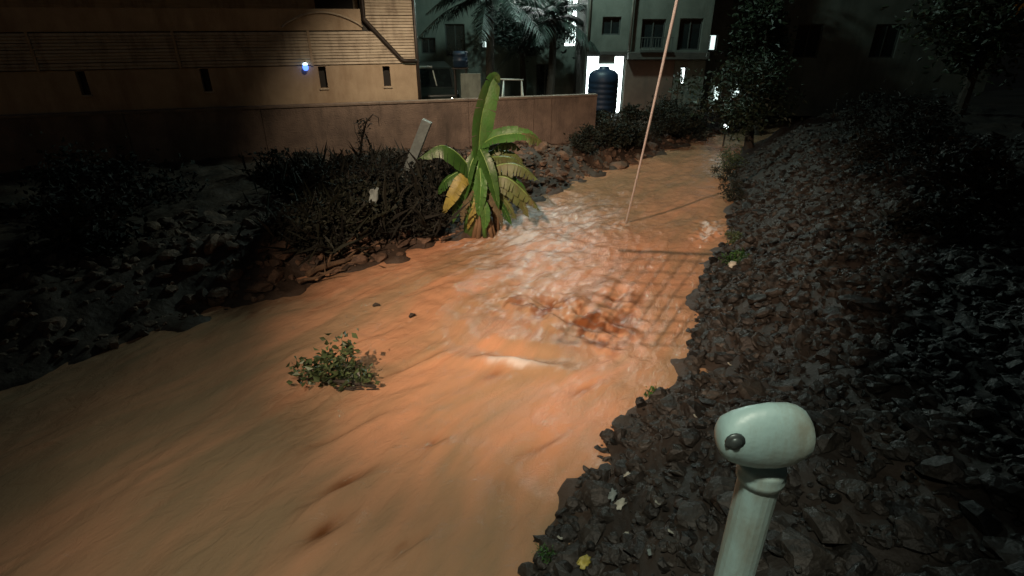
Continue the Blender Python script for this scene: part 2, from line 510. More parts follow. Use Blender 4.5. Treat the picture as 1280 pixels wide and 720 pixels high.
# ------------------------------------------------------------------ foliage helpers
def leaf_arrays(C, size, up=.3, aspect=2.2):
    n = len(C)
    d = rng.normal(size=(n, 3)); d[:, 2] = d[:, 2] * .6 + up; d /= np.linalg.norm(d, axis=1, keepdims=True)
    r = rng.normal(size=(n, 3)); s = np.cross(d, r); s /= np.linalg.norm(s, axis=1, keepdims=True)
    nn = np.cross(s, d)
    L_ = (size * rng.uniform(.6, 1.4, n))[:, None]; w = L_ / aspect * .5
    p0 = C; p1 = C + d * L_ * .45 + s * w + nn * w * .4; p2 = C + d * L_ - nn * L_ * .12; p3 = C + d * L_ * .45 - s * w + nn * w * .4
    V = np.stack([p0, p1, p2, p3], 1).reshape(-1, 3)
    i = np.arange(n)[:, None] * 4
    return V, np.concatenate([i + np.array([[0, 1, 2]]), i + np.array([[0, 2, 3]])])


def leaf_mesh(name, C, size, m, parent=None, up=.3, aspect=2.2, loc=None, extra=None):
    """one mesh of many small folded leaves centred on the points C (extra: long blades mixed in)"""
    V, Fc = leaf_arrays(C, size, up, aspect)
    if extra is not None:
        V2, F2 = extra
        Fc = np.concatenate([Fc, F2 + len(V)]); V = np.concatenate([V, V2])
    return np_mesh(name, V, Fc, m, parent, loc=loc)


def clump_points(n, centre, rad, k=9, spread=.42, seed=None):
    """points in uneven clumps through an ellipsoid"""
    c = rng.normal(size=(k, 3)); c /= np.linalg.norm(c, axis=1, keepdims=True); c *= rng.uniform(.25, .95, (k, 1)) ** .7
    w = rng.uniform(.4, 1.4, k); w /= w.sum()
    idx = rng.choice(k, n, p=w)
    p = c[idx] + rng.normal(scale=spread * .55, size=(n, 3)) * rng.uniform(.6, 1.2, k)[idx][:, None]
    return p * np.asarray(rad) + np.asarray(centre), c * np.asarray(rad) + np.asarray(centre)


def shrub(label, x, y, rad, n, size, m, group=None, cat='shrub', z=None, twigs=10, name='shrub', reach=1.15, k=9, stemmat='bark', blades=0):
    z = ground_z(x, y) - .03 if z is None else z
    root = empty(name, (x, y, z), label, cat, group)
    pts, cs = clump_points(n, (0, 0, rad[2] * .85), rad, k=k)
    pts = pts[pts[:, 2] > -.02]
    ex = None
    if blades:
        bp_ = rng.normal(size=(blades, 3)) * np.array([rad[0] * .6, rad[1] * .6, .02]); bp_[:, 2] = rng.uniform(0, rad[2] * .9, blades)
        ex = leaf_arrays(bp_, rad[2] * 1.5, 1.1, 13)
    leaf_mesh('foliage', pts, size, m, root, aspect=random.choice((1.8, 2.3, 3.0)), extra=ex)
    s = MB()
    for i in range(twigs):
        e = Vector(cs[i % len(cs)]) * (reach if i < len(cs) else random.uniform(.6, 1.3))
        mid = Vector((e.x * .35, e.y * .35, e.z * .55)) + Vector((random.uniform(-.05, .05),) * 3)
        s.tube([(random.uniform(-.05, .05), random.uniform(-.05, .05), -.05), mid, e], [.016, .011, .004], 5)
    s.build('stem', M[stemmat], root)
    return root


# left bank shrubs, dark
LB = 'dark shrubs on the left bank'
left_shrubs = [
    # px column, Y, rx, ry, rz, n, leaf, label
    (395, 9.3, .75, .6, .40, 2600, .10, 'dark low shrub at the left edge above the muddy shoreline', 'bush2'),
    (440, 9.9, .75, .6, .42, 2600, .10, 'dark leafy shrub behind the brown stranded branch', 'bush2'),
    (492, 10.6, .8, .6, .46, 3000, .10, 'dark dense shrub left of the leaning grey post foot', 'bush'),
    (540, 11.1, .62, .5, .46, 2600, .09, 'black shrub directly left of the banana stems', 'bush'),
    (410, 11.3, .95, .7, .38, 3000, .11, 'tall dark shrub below the beige house wall', 'bush'),
    (470, 12.0, .95, .7, .40, 3000, .11, 'tall dark shrub before the brown wall with curled twig rising from it', 'bush'),
    (385, 13.0, .9, .6, .30, 2200, .11, 'dark shrub against the brown wall at far left', 'bush'),
    (500, 12.9, .7, .5, .36, 2000, .11, 'dark shrub rising before the wall behind the leaning post', 'bush'),
    (384, 9.2, .62, .42, .36, 2200, .10, 'dark low shrub nearest the water at the left edge', 'bush'),
    (474, 10.05, .6, .4, .42, 2200, .10, 'dark low shrub overhanging the water above the stranded branch', 'bush'),
    (525, 10.35, .5, .35, .42, 2000, .09, 'dark low shrub overhanging the water left of the banana plant', 'bush'),
    (556, 12.2, .6, .5, .38, 1800, .10, 'dark shrub under the arching banana leaf', 'bush'),
]
for (px, yy, rx, ry, rz, n, ls, lab, mm) in left_shrubs:
    p = at(px, 300, yy)
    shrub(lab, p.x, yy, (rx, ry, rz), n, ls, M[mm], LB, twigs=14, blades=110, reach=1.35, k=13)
for i, (x, y, rr, lab) in enumerate([(-6.6, 8.4, 1.0, 'dark shrub on the left bank beyond the photo edge'), (-8.4, 7.0, 1.1, 'dark broad shrub on the left bank nearest the viewer'),
                                     (-7.8, 10.6, 1.2, 'tall dark shrub well left of the house windows'), (-10.2, 9.6, 1.2, 'tall dark shrub at the far left of the bank')]):
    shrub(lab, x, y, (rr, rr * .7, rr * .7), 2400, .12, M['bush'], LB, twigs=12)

# thin twigs sticking out of the shrubs
def twig(label, pts, r0, name='twig', cat='twig', m='twig', group=None):
    s = MB()
    s.tube(pts, np.linspace(r0, r0 * .4, len(pts)), 6)
    return tag(s.build(name, M[m], loc=pts[0]), label, cat, group)


p0 = at(447, 215, 12.4)
tw = empty('bare_sapling', p0, 'thin bare sapling with a curled tip standing against the brown wall', 'sapling')
s = MB()
q = [at(a, b_, 12.4) - p0 for a, b_ in ((447, 215), (450, 195), (453, 170), (458, 152), (466, 143), (473, 147), (474, 158))]
s.tube(q, [.035, .03, .026, .022, .016, .012, .006], 6)
s.tube([at(452, 180, 12.4) - p0, at(444, 165, 12.45) - p0, at(442, 152, 12.5) - p0], [.014, .010, .004], 5)
s.build('stem', M['bark'], tw)
lp = np.array([(at(random.uniform(446, 462), random.uniform(150, 200), 12.4 + random.uniform(-.15, .15)) - p0)[:] for _ in range(150)])
leaf_mesh('foliage', lp, .10, M['bush'], tw, aspect=3)
# dead branches on the shoreline
dz = .10
def stranded(label, a, b_, r, Yoff=0, name='stranded_branch', side=3):
    A_ = Vector(a); B_ = Vector(b_)
    s = MB(); pts = []
    for i in range(9):
        t = i / 8
        pts.append(A_.lerp(B_, t) + Vector((random.uniform(-.04, .04), random.uniform(-.04, .04), random.uniform(-.02, .03))))
    s.tube(pts, np.linspace(r, r * .35, 9), 7)
    for k in range(side):
        q0 = pts[2 + k * 2]; dd = (B_ - A_).normalized()
        e = q0 + dd * random.uniform(.2, .4) + Vector((random.uniform(-.25, .25), random.uniform(-.2, .2), random.uniform(.05, .25)))
        s.tube([q0, (q0 + e) / 2 + Vector((0, 0, .03)), e], [r * .4, r * .28, r * .1], 5)
    return tag(s.build(name, M['twig'], loc=A_), label, 'branch')


stranded('brown broken branch stranded at the waterline, the longest of them', at(386, 342, 8.45), at(468, 311, 9.4), .06)
stranded('thin brown branch lying along the mud at the left waterline', at(372, 352, 8.15), at(444, 328, 8.85), .032, side=2)
stranded('pale thin stick slanting up from the left waterline into the shrubs', at(410, 325, 8.9), at(452, 290, 9.3), .022, side=1)
# leaning grey post
s = MB(); a = at(508, 218, 12.2); bb = at(534, 151, 12.2)
s.tube([a - (bb - a) * .35, bb], [.145, .145], 4)
tag(s.build('leaning_post', M['grey_post'], bevel=.01, loc=a), 'pale grey square post leaning right among dark shrubs before the wall', 'post')
# pale scraps caught in shrubs
def scrap(label, p, sx, sy, m, tilt=(0, 0, 0), name='litter_scrap'):
    s = MB(); n = 6; V = []; Fc = []
    for i in range(n):
        for j in range(n):
            u, v = i / (n - 1) - .5, j / (n - 1) - .5
            V.append((u * sx * (1 + .3 * random.uniform(-1, 1)), v * sy * (1 + .3 * random.uniform(-1, 1)), random.uniform(-.15, .15) * min(sx, sy) + .3 * min(sx, sy) * math.sin(u * 5) * math.cos(v * 4)))
    for i in range(n - 1):
        for j in range(n - 1):
            Fc.append((i * n + j, (i + 1) * n + j, (i + 1) * n + j + 1, i * n + j + 1))
    s.add(V, Fc)
    o = s.build(name, M[m], smooth=True)
    sol = o.modifiers.new('thickness', 'SOLIDIFY'); sol.thickness = .004
    o.location = p; o.rotation_euler = tilt
    return tag(o, label, 'litter')


scrap('pale grey rag caught in the dark shrubs below the wall', at(467, 246, 9.6), .14, .30, 'grey_post', (R(75), .2, .3))
scrap('small white scrap hanging in the shrub at the left edge', at(380, 210, 11.4), .12, .14, 'litter', (R(70), 0, .3))

# ------------------------------------------------------------------ banana plant
def bez(pts, n):
    """Catmull-Rom through the points"""
    P_ = [pts[0] * 2 - pts[1]] + list(pts) + [pts[-1] * 2 - pts[-2]]
    out = []
    seg = len(pts) - 1
    for i in range(n):
        t = i / (n - 1) * seg
        k = min(int(t), seg - 1); u = t - k
        a, b_, c_, d_ = P_[k:k + 4]
        out.append(.5 * ((2 * b_) + (c_ - a) * u + (2 * a - 5 * b_ + 4 * c_ - d_) * u * u + (3 * b_ - a - 3 * c_ + d_) * u ** 3))
    return out


BY = 10.75
base = Vector((-.60, 10.72, .02))
ban = empty('banana_plant', base, 'bright green banana plant with drooping yellowing leaves at the water edge', 'banana plant')


def banana_leaf(pix, width, m, side=(0, -1, 0), fold=.25, torn=0.0, droop=.0, peak=.45, label=None, ribm='rib', n=34):
    pts = bez([at(a, b_, BY + d) - base for a, b_, d in pix], n)
    nrm0 = Vector(side).normalized()
    mb = MB()
    rows = []
    for i, p in enumerate(pts):
        t = i / (n - 1)
        d = (pts[min(i + 1, n - 1)] - pts[max(i - 1, 0)]).normalized()
        sd = d.cross(nrm0)
        sd = sd.normalized() if sd.length > 1e-4 else d.orthogonal().normalized()
        nr = sd.cross(d).normalized()
        w = width * .5 * max(0.02, (math.sin(math.pi * min(1, (t + .03)) ** (math.log(.5) / math.log(peak)))) ** .62) if 0 < t < 1 else width * .01
        rows.append((p, sd, nr, w))
    for sgn in (-1, 1):
        V = []; Fc = []
        i = 0
        # split the blade into leaflets when torn
        cuts = [0]
        while cuts[-1] < n - 1:
            step = random.choice((2, 3, 4)) if torn else n
            cuts.append(min(n - 1, cuts[-1] + step))
        for c0, c1 in zip(cuts[:-1], cuts[1:]):
            sag = random.uniform(.2, 1) * torn
            short = 1 - random.uniform(0, .25) * torn
            o = len(V)
            for i in range(c0, c1 + 1):
                p, sd, nr, w = rows[i]
                shrink = 0
                if torn and c1 > c0:
                    shrink = (i - c0) / (c1 - c0) - .5
                for k in range(4):
                    f = k / 3
                    q = p + sd * sgn * w * f * short + nr * (fold * w * f * (1 - .35 * f)) - Vector((0, 0, 1)) * ((droop + sag * .8) * w * f * f)
                    if shrink and i < n - 1:
                        d = (rows[min(i + 1, n - 1)][0] - rows[max(i - 1, 0)][0]) * .5
                        q = q - d * shrink * f * f * (1.1 * torn)
                    q = q + nr * random.uniform(-.004, .004)
                    V.append(q)
            m_ = c1 - c0
            for i in range(m_):
                for k in range(3):
                    a = o + i * 4 + k
                    Fc.append((a, a + 1, a + 5, a + 4))
        mb.add(V, Fc)
    lf = mb.build('leaf', M[m], ban, smooth=True)
    if label: lf['label'] = label
    r = MB(); r.tube([q[0] - q[2] * .006 for q in rows], np.linspace(.017, .004, n), 6)
    r.build('midrib', M[ribm], lf, smooth=True)
    return lf


s = MB(); s.tube([at(a, b_, BY) - base for a, b_ in ((588, 297), (590, 270), (593, 240), (597, 210), (599, 180))], [.135, .125, .105, .08, .05], 12)
for k in range(4):   # overlapping sheaths
    a = k * 1.6 + .4
    s.tube([at(588 + 5 * math.cos(a), 296 - 3 * k, BY - .06) - base, at(592 + 6 * math.cos(a), 250 - 6 * k, BY - .08) - base, at(597 + 7 * math.cos(a), 205 - 8 * k, BY - .04) - base], [.07, .06, .02], 7)
s.build('pseudostem', M['stem'], ban, smooth=True)
s = MB(); s.tube([at(a, b_, BY + .25) - base for a, b_ in ((622, 296), (620, 272), (614, 245), (606, 215))], [.07, .075, .06, .03], 9)
s.build('sucker_stem', M['drystem'], ban, smooth=True)
s = MB(); s.tube([at(a, b_, BY - .25) - base for a, b_ in ((606, 296), (604, 270), (602, 245), (603, 222))], [.05, .055, .05, .02], 9)
s.build('sucker_stem', M['stem'], ban, smooth=True)

banana_leaf([(598, 205, 0), (599, 178, -.05), (602, 148, -.1), (609, 118, -.08), (617, 98, .0), (626, 104, .1)], .46, 'green_leaf', (.6, -1, .1), fold=.6, torn=.22, peak=.42, label='upright bright green young leaf with bent tip')
banana_leaf([(600, 182, 0), (618, 171, -.1), (640, 167, -.15), (658, 168, -.15), (677, 177, -.1)], .33, 'green_leaf', (0, -.75, .6), fold=.3, torn=.25, peak=.45, label='green leaf stretched to the right with a brown tip')
banana_leaf([(652, 167, -.16), (664, 170, -.15), (678, 178, -.1)], .25, 'olive_leaf', (0, -.75, .6), fold=.3, torn=1.0, peak=.5, label='frayed brown tip of the right leaf', ribm='dry_leaf')
banana_leaf([(594, 222, 0), (582, 202, -.15), (566, 187, -.25), (548, 182, -.3), (522, 199, -.35)], .36, 'dark_leaf', (0, -.45, .9), fold=-.2, torn=.35, droop=.9, peak=.5, label='dark green leaf arching over to the left')
banana_leaf([(590, 220, -.1), (577, 226, -.25), (566, 244, -.35), (552, 270, -.35)], .30, 'yellow_leaf', (-.3, -1, .2), fold=.3, torn=.3, peak=.45, label='yellow dying leaf hanging to the left', ribm='yellow_leaf')
banana_leaf([(603, 216, .05), (628, 205, 0), (652, 208, -.05), (674, 226, -.05)], .30, 'olive_leaf', (0, -.7, .7), fold=-.15, torn=.8, droop=.5, peak=.5, label='yellow green torn leaf drooping to the right')
banana_leaf([(604, 226, -.1), (630, 221, -.2), (652, 236, -.25), (676, 265, -.25)], .27, 'olive_leaf', (0, -.7, .7), fold=-.15, torn=.6, droop=.4, peak=.5, label='lowest olive leaf drooping far to the right')
banana_leaf([(604, 232, .1), (620, 232, .05), (636, 240, .05), (646, 252, .05)], .24, 'olive_leaf', (0, -.7, .7), torn=.9, droop=.5)
banana_leaf([(600, 186, -.05), (608, 204, -.2), (616, 230, -.28), (624, 264, -.3)], .27, 'dark_leaf', (.35, -1, .1), fold=.6, torn=.2, peak=.42, label='dark green leaf hanging down in front of the stem')
banana_leaf([(598, 188, 0), (589, 204, -.12), (584, 228, -.2), (581, 252, -.22)], .24, 'dark_leaf', (-.35, -1, .1), fold=.6, torn=.2)
banana_leaf([(600, 210, -.1), (601, 228, -.25), (600, 250, -.32), (598, 272, -.32)], .26, 'green_leaf', (0, -1, .1), fold=.6, torn=.2)
banana_leaf([(602, 192, .2), (622, 188, .35), (642, 192, .4), (654, 204, .4)], .26, 'olive_leaf', (0, -.7, .7), torn=.9, droop=.5)
banana_leaf([(596, 205, .2), (612, 184, .5), (630, 180, .7), (640, 186, .8)], .22, 'dry_leaf', (0, -.7, .7), torn=.9, droop=.5, ribm='dry_leaf')
banana_leaf([(592, 236, -.1), (584, 248, -.2), (579, 264, -.22), (577, 282, -.2)], .16, 'dry_leaf', (-.2, -1, 0), torn=.9, ribm='dry_leaf')
banana_leaf([(606, 236, -.1), (614, 248, -.16), (624, 266, -.18), (628, 286, -.15)], .17, 'dry_leaf', (.2, -1, 0), torn=.9, ribm='dry_leaf')
banana_leaf([(596, 238, -.14), (594, 256, -.22), (588, 274, -.24), (584, 288, -.2)], .15, 'yellow_leaf', (-.1, -1, 0), torn=.9, ribm='dry_leaf')

banana_leaf([(596, 212, .1), (575, 214, .05), (556, 226, .0), (545, 246, 0)], .27, 'dark_leaf', (0, -.5, .85), torn=.5, droop=.6)
banana_leaf([(603, 222, .1), (622, 216, .15), (645, 226, .15), (660, 246, .15)], .30, 'green_leaf', (0, -.6, .8), torn=.5, droop=.5)
banana_leaf([(600, 200, .15), (617, 196, .2), (640, 198, .25), (662, 212, .25)], .28, 'olive_leaf', (0, -.6, .8), torn=.7, droop=.5)
banana_leaf([(604, 240, -.05), (616, 246, -.1), (630, 262, -.1), (640, 282, -.1)], .22, 'dark_leaf', (.2, -.8, .5), torn=.6, droop=.3)

for (pix, wd, mm, tn) in (([(601, 206, .3), (622, 200, .35), (645, 205, .4), (664, 218, .4)], .26, 'olive_leaf', .7), ([(604, 230, -.1), (626, 228, -.15), (648, 246, -.2), (662, 274, -.2)], .26, 'olive_leaf', .6),
                          ([(602, 236, .0), (618, 238, .0), (634, 254, .0), (646, 276, .0)], .24, 'olive_leaf', .8), ([(594, 230, -.05), (582, 236, -.1), (572, 254, -.1), (566, 280, -.1)], .24, 'dark_leaf', .5),
                          ([(598, 240, -.2), (604, 254, -.3), (607, 270, -.32), (606, 288, -.3)], .22, 'green_leaf', .3), ([(602, 214, .2), (620, 186, .3), (636, 178, .4), (652, 188, .45)], .24, 'olive_leaf', .8)):
    banana_leaf(pix, wd, mm, (0, -.75, .6), torn=tn, droop=.4)
s = MB()
for k in range(9):
    a = k * .7
    s.tube([Vector((.02 + .22 * math.cos(a), -.05 + .16 * math.sin(a), -.06)), Vector((.02 + .15 * math.cos(a), -.03 + .10 * math.sin(a), .22)), Vector((.0 + .09 * math.cos(a), .07 * math.sin(a), .55 + .2 * (k % 3)))], [.055, .05, .012], 7)
s.build('old_sheath', M['drystem'], ban, smooth=True)

# ------------------------------------------------------------------ boundary wall
wall = empty('boundary_wall', (WA.x, WA.y, .2), 'long brown rendered boundary wall behind the left bank shrubs', 'wall', rz=WANG)
s = MB()
joints = [-14, -10.4, -7.2, -4.0, -.9, 2.1, 4.55, 6.5, 7.05, 8.48]
for a, b_ in zip(joints[:-1], joints[1:]):
    s.box(a + .008, b_ - .008, 0, .18, -.4, 1.71)
s.build('panel', M['wall'], wall, bevel=.006)
s = MB()
for a in joints[1:-1]:
    s.box(a - .06, a + .06, .02, .16, -.4, 1.705)
s.build('joint_post', M['wall'], wall)
s = MB()
for a, b_ in zip(joints[:-1], joints[1:]):
    s.box(a + .002, b_ - .002, -.025, .205, 1.713, 1.775)
s.build('coping', M['coping'], wall, bevel=.01)

# ------------------------------------------------------------------ house (front faces the wall)
hb = WA + Vector((-.276, .961, 0)) * .5
house = empty('house', (hb.x, hb.y, .5), 'beige house with slatted upper walls and two slit windows above the boundary wall', 'house', rz=WANG)
H0 = .5


def hz(z): return z - H0


# local frame: x along the facade, y depth (0 = facade, + = behind), z up from .5
END = 3.26
LEFT_END = -9.0
s = MB()
holes = [(.64, .83, 2.32, 2.86), (2.31, 2.50, 2.31, 2.83), (-2.2, -2.0, 2.32, 2.86), (-4.9, -4.7, 2.32, 2.86)]
def cut_wall(s, x0, x1, z0, z1, holes, y0, y1):
    xs = sorted({x0, x1, *[h for q in holes for h in q[:2]]}); zs = sorted({z0, z1, *[h for q in holes for h in q[2:]]})
    for a, b_ in zip(xs[:-1], xs[1:]):
        run = None
        for c0, c1 in zip(zs[:-1], zs[1:]):
            mx, mz = (a + b_) / 2, (c0 + c1) / 2
            if any(h[0] < mx < h[1] and h[2] < mz < h[3] for h in holes):
                if run: s.box(a, b_, y0, y1, run[0], run[1]); run = None
            else:
                run = (run[0], c1) if run else (c0, c1)
        if run: s.box(a, b_, y0, y1, run[0], run[1])


cut_wall(s, LEFT_END, END, hz(.3), hz(2.88), [(h[0], h[1], hz(h[2]), hz(h[3])) for h in holes], 0, .2)
# upper plain band and gable-like arch above the slats
s.box(LEFT_END, 1.88, .02, .2, hz(3.72), hz(4.22))
s.box(END - .2, END, .2, 6, hz(.3), hz(5.6))
s.box(LEFT_END, LEFT_END + .2, .2, 6, hz(.3), hz(4.2))
s.box(LEFT_END, END, 6, 6.2, hz(.3), hz(5.6))
s.build('plaster_wall', M['plaster'], house, bevel=.004)
# shallow arched moulding in the band
s = MB()
pts = [(-.1 + i / 20 * 2.0, -.012, hz(3.80 + .34 * math.sin(math.pi * i / 20) ** .8)) for i in range(21)]
s.tube(pts, .026, 6)
s.build('arch_moulding', M['slat'], house, smooth=True)
for h in holes:
    w = MB(); w.box(h[0] + .003, h[1] - .003, .15, .17, hz(h[2]) + .003, hz(h[3]) - .003)
    wo = w.build('window', M['hole'], house)
    w = MB(); w.box(h[0] - .025, h[1] + .025, -.03, .0 - .002, hz(h[2]) - .04, hz(h[2]) - .003)
    w.build('sill', M['slat'], wo, bevel=.004)
# lower slats
def slats(x0, x1, z0, z1, n, y, sk=None):
    s = MB()
    for i in range(n):
        zc = z0 + (z1 - z0) * (i + .5) / n
        hh = (z1 - z0) / n
        a, b_ = x0, x1
        if sk: a, b_ = sk(zc, x0, x1)
        if b_ - a < .05: continue
        mt = Matrix.Translation((0, y, zc)) @ Matrix.Rotation(R(-24) + random.uniform(-.04, .04), 4, 'X') @ Matrix.Translation((0, 0, random.uniform(-.006, .006)))
        s.box(a, b_, -.012, .012, -hh * .52, hh * .38, mt)
    return s


def pipe_x(z):   # the dark pipe runs from (1.95,3.96) to (2.86,2.98)
    return 1.95 if z > 3.96 else 1.95 + (3.96 - z) / (3.96 - 2.98) * .91


slats(LEFT_END, 1.9, hz(2.90), hz(3.70), 11, -.01, lambda z, a, b_: (a, min(2.9, pipe_x(z + H0)) - .03)).build('slat_screen', M['slat'], house)
slats(1.9, END, hz(2.98), hz(5.6), 36, -.012, lambda z, a, b_: (pipe_x(z + H0) + .03, b_ - .02)).build('slat_screen', M['slat'], house)
s = MB(); s.box(LEFT_END, END - .003, .06, .09, hz(2.885), hz(3.715)); s.box(1.89, END - .003, .06, .09, hz(3.717), hz(5.6))
s.build('backing_board', M['ledge'], house)
for px_ in (.52, -2.6, -5.6):
    s = MB(); s.box(px_ - .03, px_ + .03, -.05, -.028, hz(2.88), hz(3.72)); s.build('batten', M['plaster'], house, bevel=.004)
s = MB(); s.tube([(1.97, -.06, hz(5.6)), (1.96, -.06, hz(4.4)), (1.95, -.06, hz(3.98)), (2.4, -.06, hz(3.475)), (2.84, -.06, hz(2.99)), (2.92, -.06, hz(2.96)), (3.25, -.06, hz(2.955))], .055, 8)
s.build('drain_pipe', M['dark_pipe'], house, smooth=True)
s = MB(); s.tube([(END + .0, -.04, hz(.4)), (END + .0, -.04, hz(5.6))], .05, 8); s.build('corner_pipe', M['dark_pipe'], house, smooth=True)
# recessed upper storey with dark window above the band
s = MB(); s.box(LEFT_END, 1.88, 1.2, 1.4, hz(4.2), hz(5.6)); s.build('upper_wall', M['slat'], house)
s = MB(); s.box(.75, 1.75, 1.17, 1.197, hz(4.24), hz(5.3)); wo = s.build('window', M['hole'], house)
s = MB(); s.box(LEFT_END, 1.88, .2, 1.2, hz(4.12), hz(4.2)); s.build('ledge', M['coping'], house)
s = MB(); s.box(LEFT_END - .1, END + .1, .1, 6.3, hz(5.62), hz(5.76)); s.build('roof', M['ledge'], house)
# blue lamp on the wall
bl = at(382, 84, 1)
lamp_l = Vector((.34, -.10, hz(2.86)))
lw = house.matrix_basis @ lamp_l
bo = empty('wall_lamp', lw, 'small glowing blue lamp on the house wall at the left edge', 'lamp', rz=WANG)
s = MB(); s.lathe([(.005, -.09), (.05, -.075), (.072, -.03), (.072, .01), (.055, .05)], 16); s.build('lamp_bulb', M['blue_lamp'], bo, smooth=True)
s = MB(); s.lathe([(.055, .052), (.055, .085), (.03, .10), (.004, .11)], 16); s.build('lamp_cap', M['blue_core'], bo, smooth=True)
s = MB(); s.tube([(0, 0, .10), (0, .05, .13), (0, .098, .13)], .012, 6); s.build('bracket', M['dark_pipe'], bo)

# ------------------------------------------------------------------ background buildings
def facade_building(name, label, x0, x1, y, z0, z1, depth, wallmat, openings, extra=None):
    """openings: (x0,x1,z0,z1,glassmat,name)"""
    root = empty(name, ((x0 + x1) / 2, y, z0), label, 'building')
    ox, oz = (x0 + x1) / 2, z0
    s = MB()
    cut_wall(s, x0 - ox, x1 - ox, 0, z1 - oz, [(o[0] - ox, o[1] - ox, o[2] - oz, o[3] - oz) for o in openings], 0, .2)
    s.box(x0 - ox, x0 - ox + .2, .2, depth, 0, z1 - oz); s.box(x1 - ox - .2, x1 - ox, .2, depth, 0, z1 - oz)
    s.box(x0 - ox, x1 - ox, depth, depth + .2, 0, z1 - oz)
    s.build('facade', wallmat, root, bevel=.004)
    for o in openings:
        a, b_, c0, c1 = o[0] - ox, o[1] - ox, o[2] - oz, o[3] - oz
        w = MB(); w.box(a + .003, b_ - .003, .13, .15, c0 + .003, c1 - .003)
        nm = o[5] if len(o) > 5 else 'window'
        wo = w.build(nm, o[4], root)
        f = MB(); t = .045
        f.box(a + .002, a + t, .085, .125, c0 + .002, c1 - .002); f.box(b_ - t, b_ - .002, .085, .125, c0 + .002, c1 - .002)
        f.box(a + t + .001, b_ - t - .001, .087, .123, c0 + .002, c0 + t); f.box(a + t + .001, b_ - t - .001, .087, .123, c1 - t, c1 - .002)
        if b_ - a > .5 and nm == 'window': f.box((a + b_) / 2 - .018, (a + b_) / 2 + .018, .09, .12, c0 + t + .001, c1 - t - .001)
        f.build('frame', M['frame'], wo)
        if o[4] in (M['lit_white'], M['lit_dim']) and nm == 'window':
            cu = MB(); wd = b_ - a
            for q in range(7):
                x_ = a + t + wd * .05 * q
                cu.box(x_ + .002, x_ + wd * .046, .100 + .010 * (q % 2), .116 + .010 * (q % 2), c0 + (c1 - c0) * .08, c1 - t - .01)
            cu.build('curtain', M['board'], wo)
    return root, ox, oz


# apartment block across the yard, with lit doorway
apt, ox, oz = facade_building('apartment_building', 'dark grey green apartment block with a brightly lit ground floor doorway', 2.58, 6.85, 21, .5, 10.5, 7, M['facade'], [
    (2.62, 3.99, .75, 2.84, M['lit_white'], 'lit_doorway'),
    (3.10, 3.74, 3.48, 4.05, M['glass']), (4.46, 5.28, 3.05, 3.98, M['glass']), (5.75, 6.55, 3.0, 4.0, M['glass']),
    (5.96, 6.20, 1.86, 2.46, M['lit_white']),
    (3.1, 3.8, 6.4, 7.5, M['glass']), (4.5, 5.3, 6.4, 7.5, M['glass']), (5.75, 6.5, 6.4, 7.5, M['glass'])])
s = MB(); s.box(4.02 - ox, 6.83 - ox, -.34, -.004, 2.72 - oz, 2.95 - oz); s.box(2.58 - ox, 3.98 - ox, -.12, -.004, 2.86 - oz, 2.97 - oz)
s.build('ledge', M['ledge'], apt, bevel=.012)
s = MB(); s.box(4.02 - ox, 5.72 - ox, -.05, -.004, .4 - oz, 2.70 - oz); s.build('brown_lower_wall', M['brownfac'], apt)
s = MB(); s.box(5.74 - ox, 5.94 - ox, -.03, -.004, 1.2 - oz, 2.70 - oz); s.box(6.22 - ox, 6.83 - ox, -.03, -.004, 1.2 - oz, 2.70 - oz); s.build('pale_lower_wall', M['facade2'], apt)
s = MB(); s.tube([(4.06 - ox, -.16, 2.97 - oz), (4.10 - ox, -.16, 10.3 - oz)], .045, 8); s.build('drain_pipe', M['palepipe'], apt, smooth=True)
s = MB(); s.tube([(2.64 - ox, -.10, 2.98 - oz), (2.64 - ox, -.10, 10.3 - oz)], .035, 8); s.build('drain_pipe', M['palepipe'], apt, smooth=True)
s = MB(); s.box(4.4 - ox, 5.5 - ox, -.42, -.35, 2.96 - oz, 3.02 - oz)
for i in range(12): s.box(4.42 - ox + i * .095, 4.435 - ox + i * .095, -.40, -.375, 3.0 - oz, 3.4 - oz)
s.box(4.4 - ox, 5.5 - ox, -.41, -.37, 3.4 - oz, 3.43 - oz)
s.build('balcony_rail', M['frame'], apt)
s = MB(); s.box(3.06 - ox, 3.62 - ox, .02, .08, 2.55 - oz, 2.84 - oz - .004); s.build('door_blind', M['board'], apt)
s = MB(); s.box(2.4 - ox, 7.0 - ox, -.2, 7.3, 10.0, 10.2); s.build('roof', M['ledge'], apt)

# farther block on the left of it, lit window high up
blk, ox, oz = facade_building('back_building', 'dim pale green building behind the palms with one bright tall window', -4.5, 3.35, 24.5, .4, 9.5, 6, M['facade2'], [
    (2.10, 2.92, 2.95, 4.75, M['lit_white']),
    (.4, 1.5, 5.2, 6.8, M['glare_pane']), (1.85, 2.95, 5.2, 6.9, M['glare_pane']), (.4, 1.5, 7.6, 8.8, M['glare_pane']), (-1.25, -.95, 2.9, 3.2, M['lit_dim']), (.3, 1.0, 2.6, 3.7, M['glass']), (-2.7, -1.9, 2.6, 3.8, M['glass']),  # upper bright panes are out of view, added to throw glare onto the water
    (1.0, 1.75, 1.0, 2.3, M['glass']), (1.45, 1.80, 3.5, 4.3, M['lit_dim']), (-3.7, -3.1, 2.7, 3.3, M['glass'])])
s = MB(); s.box(-4.6 - ox, 3.4 - ox, -.2, 6.4, 9.1, 9.25); s.build('roof', M['ledge'], blk)
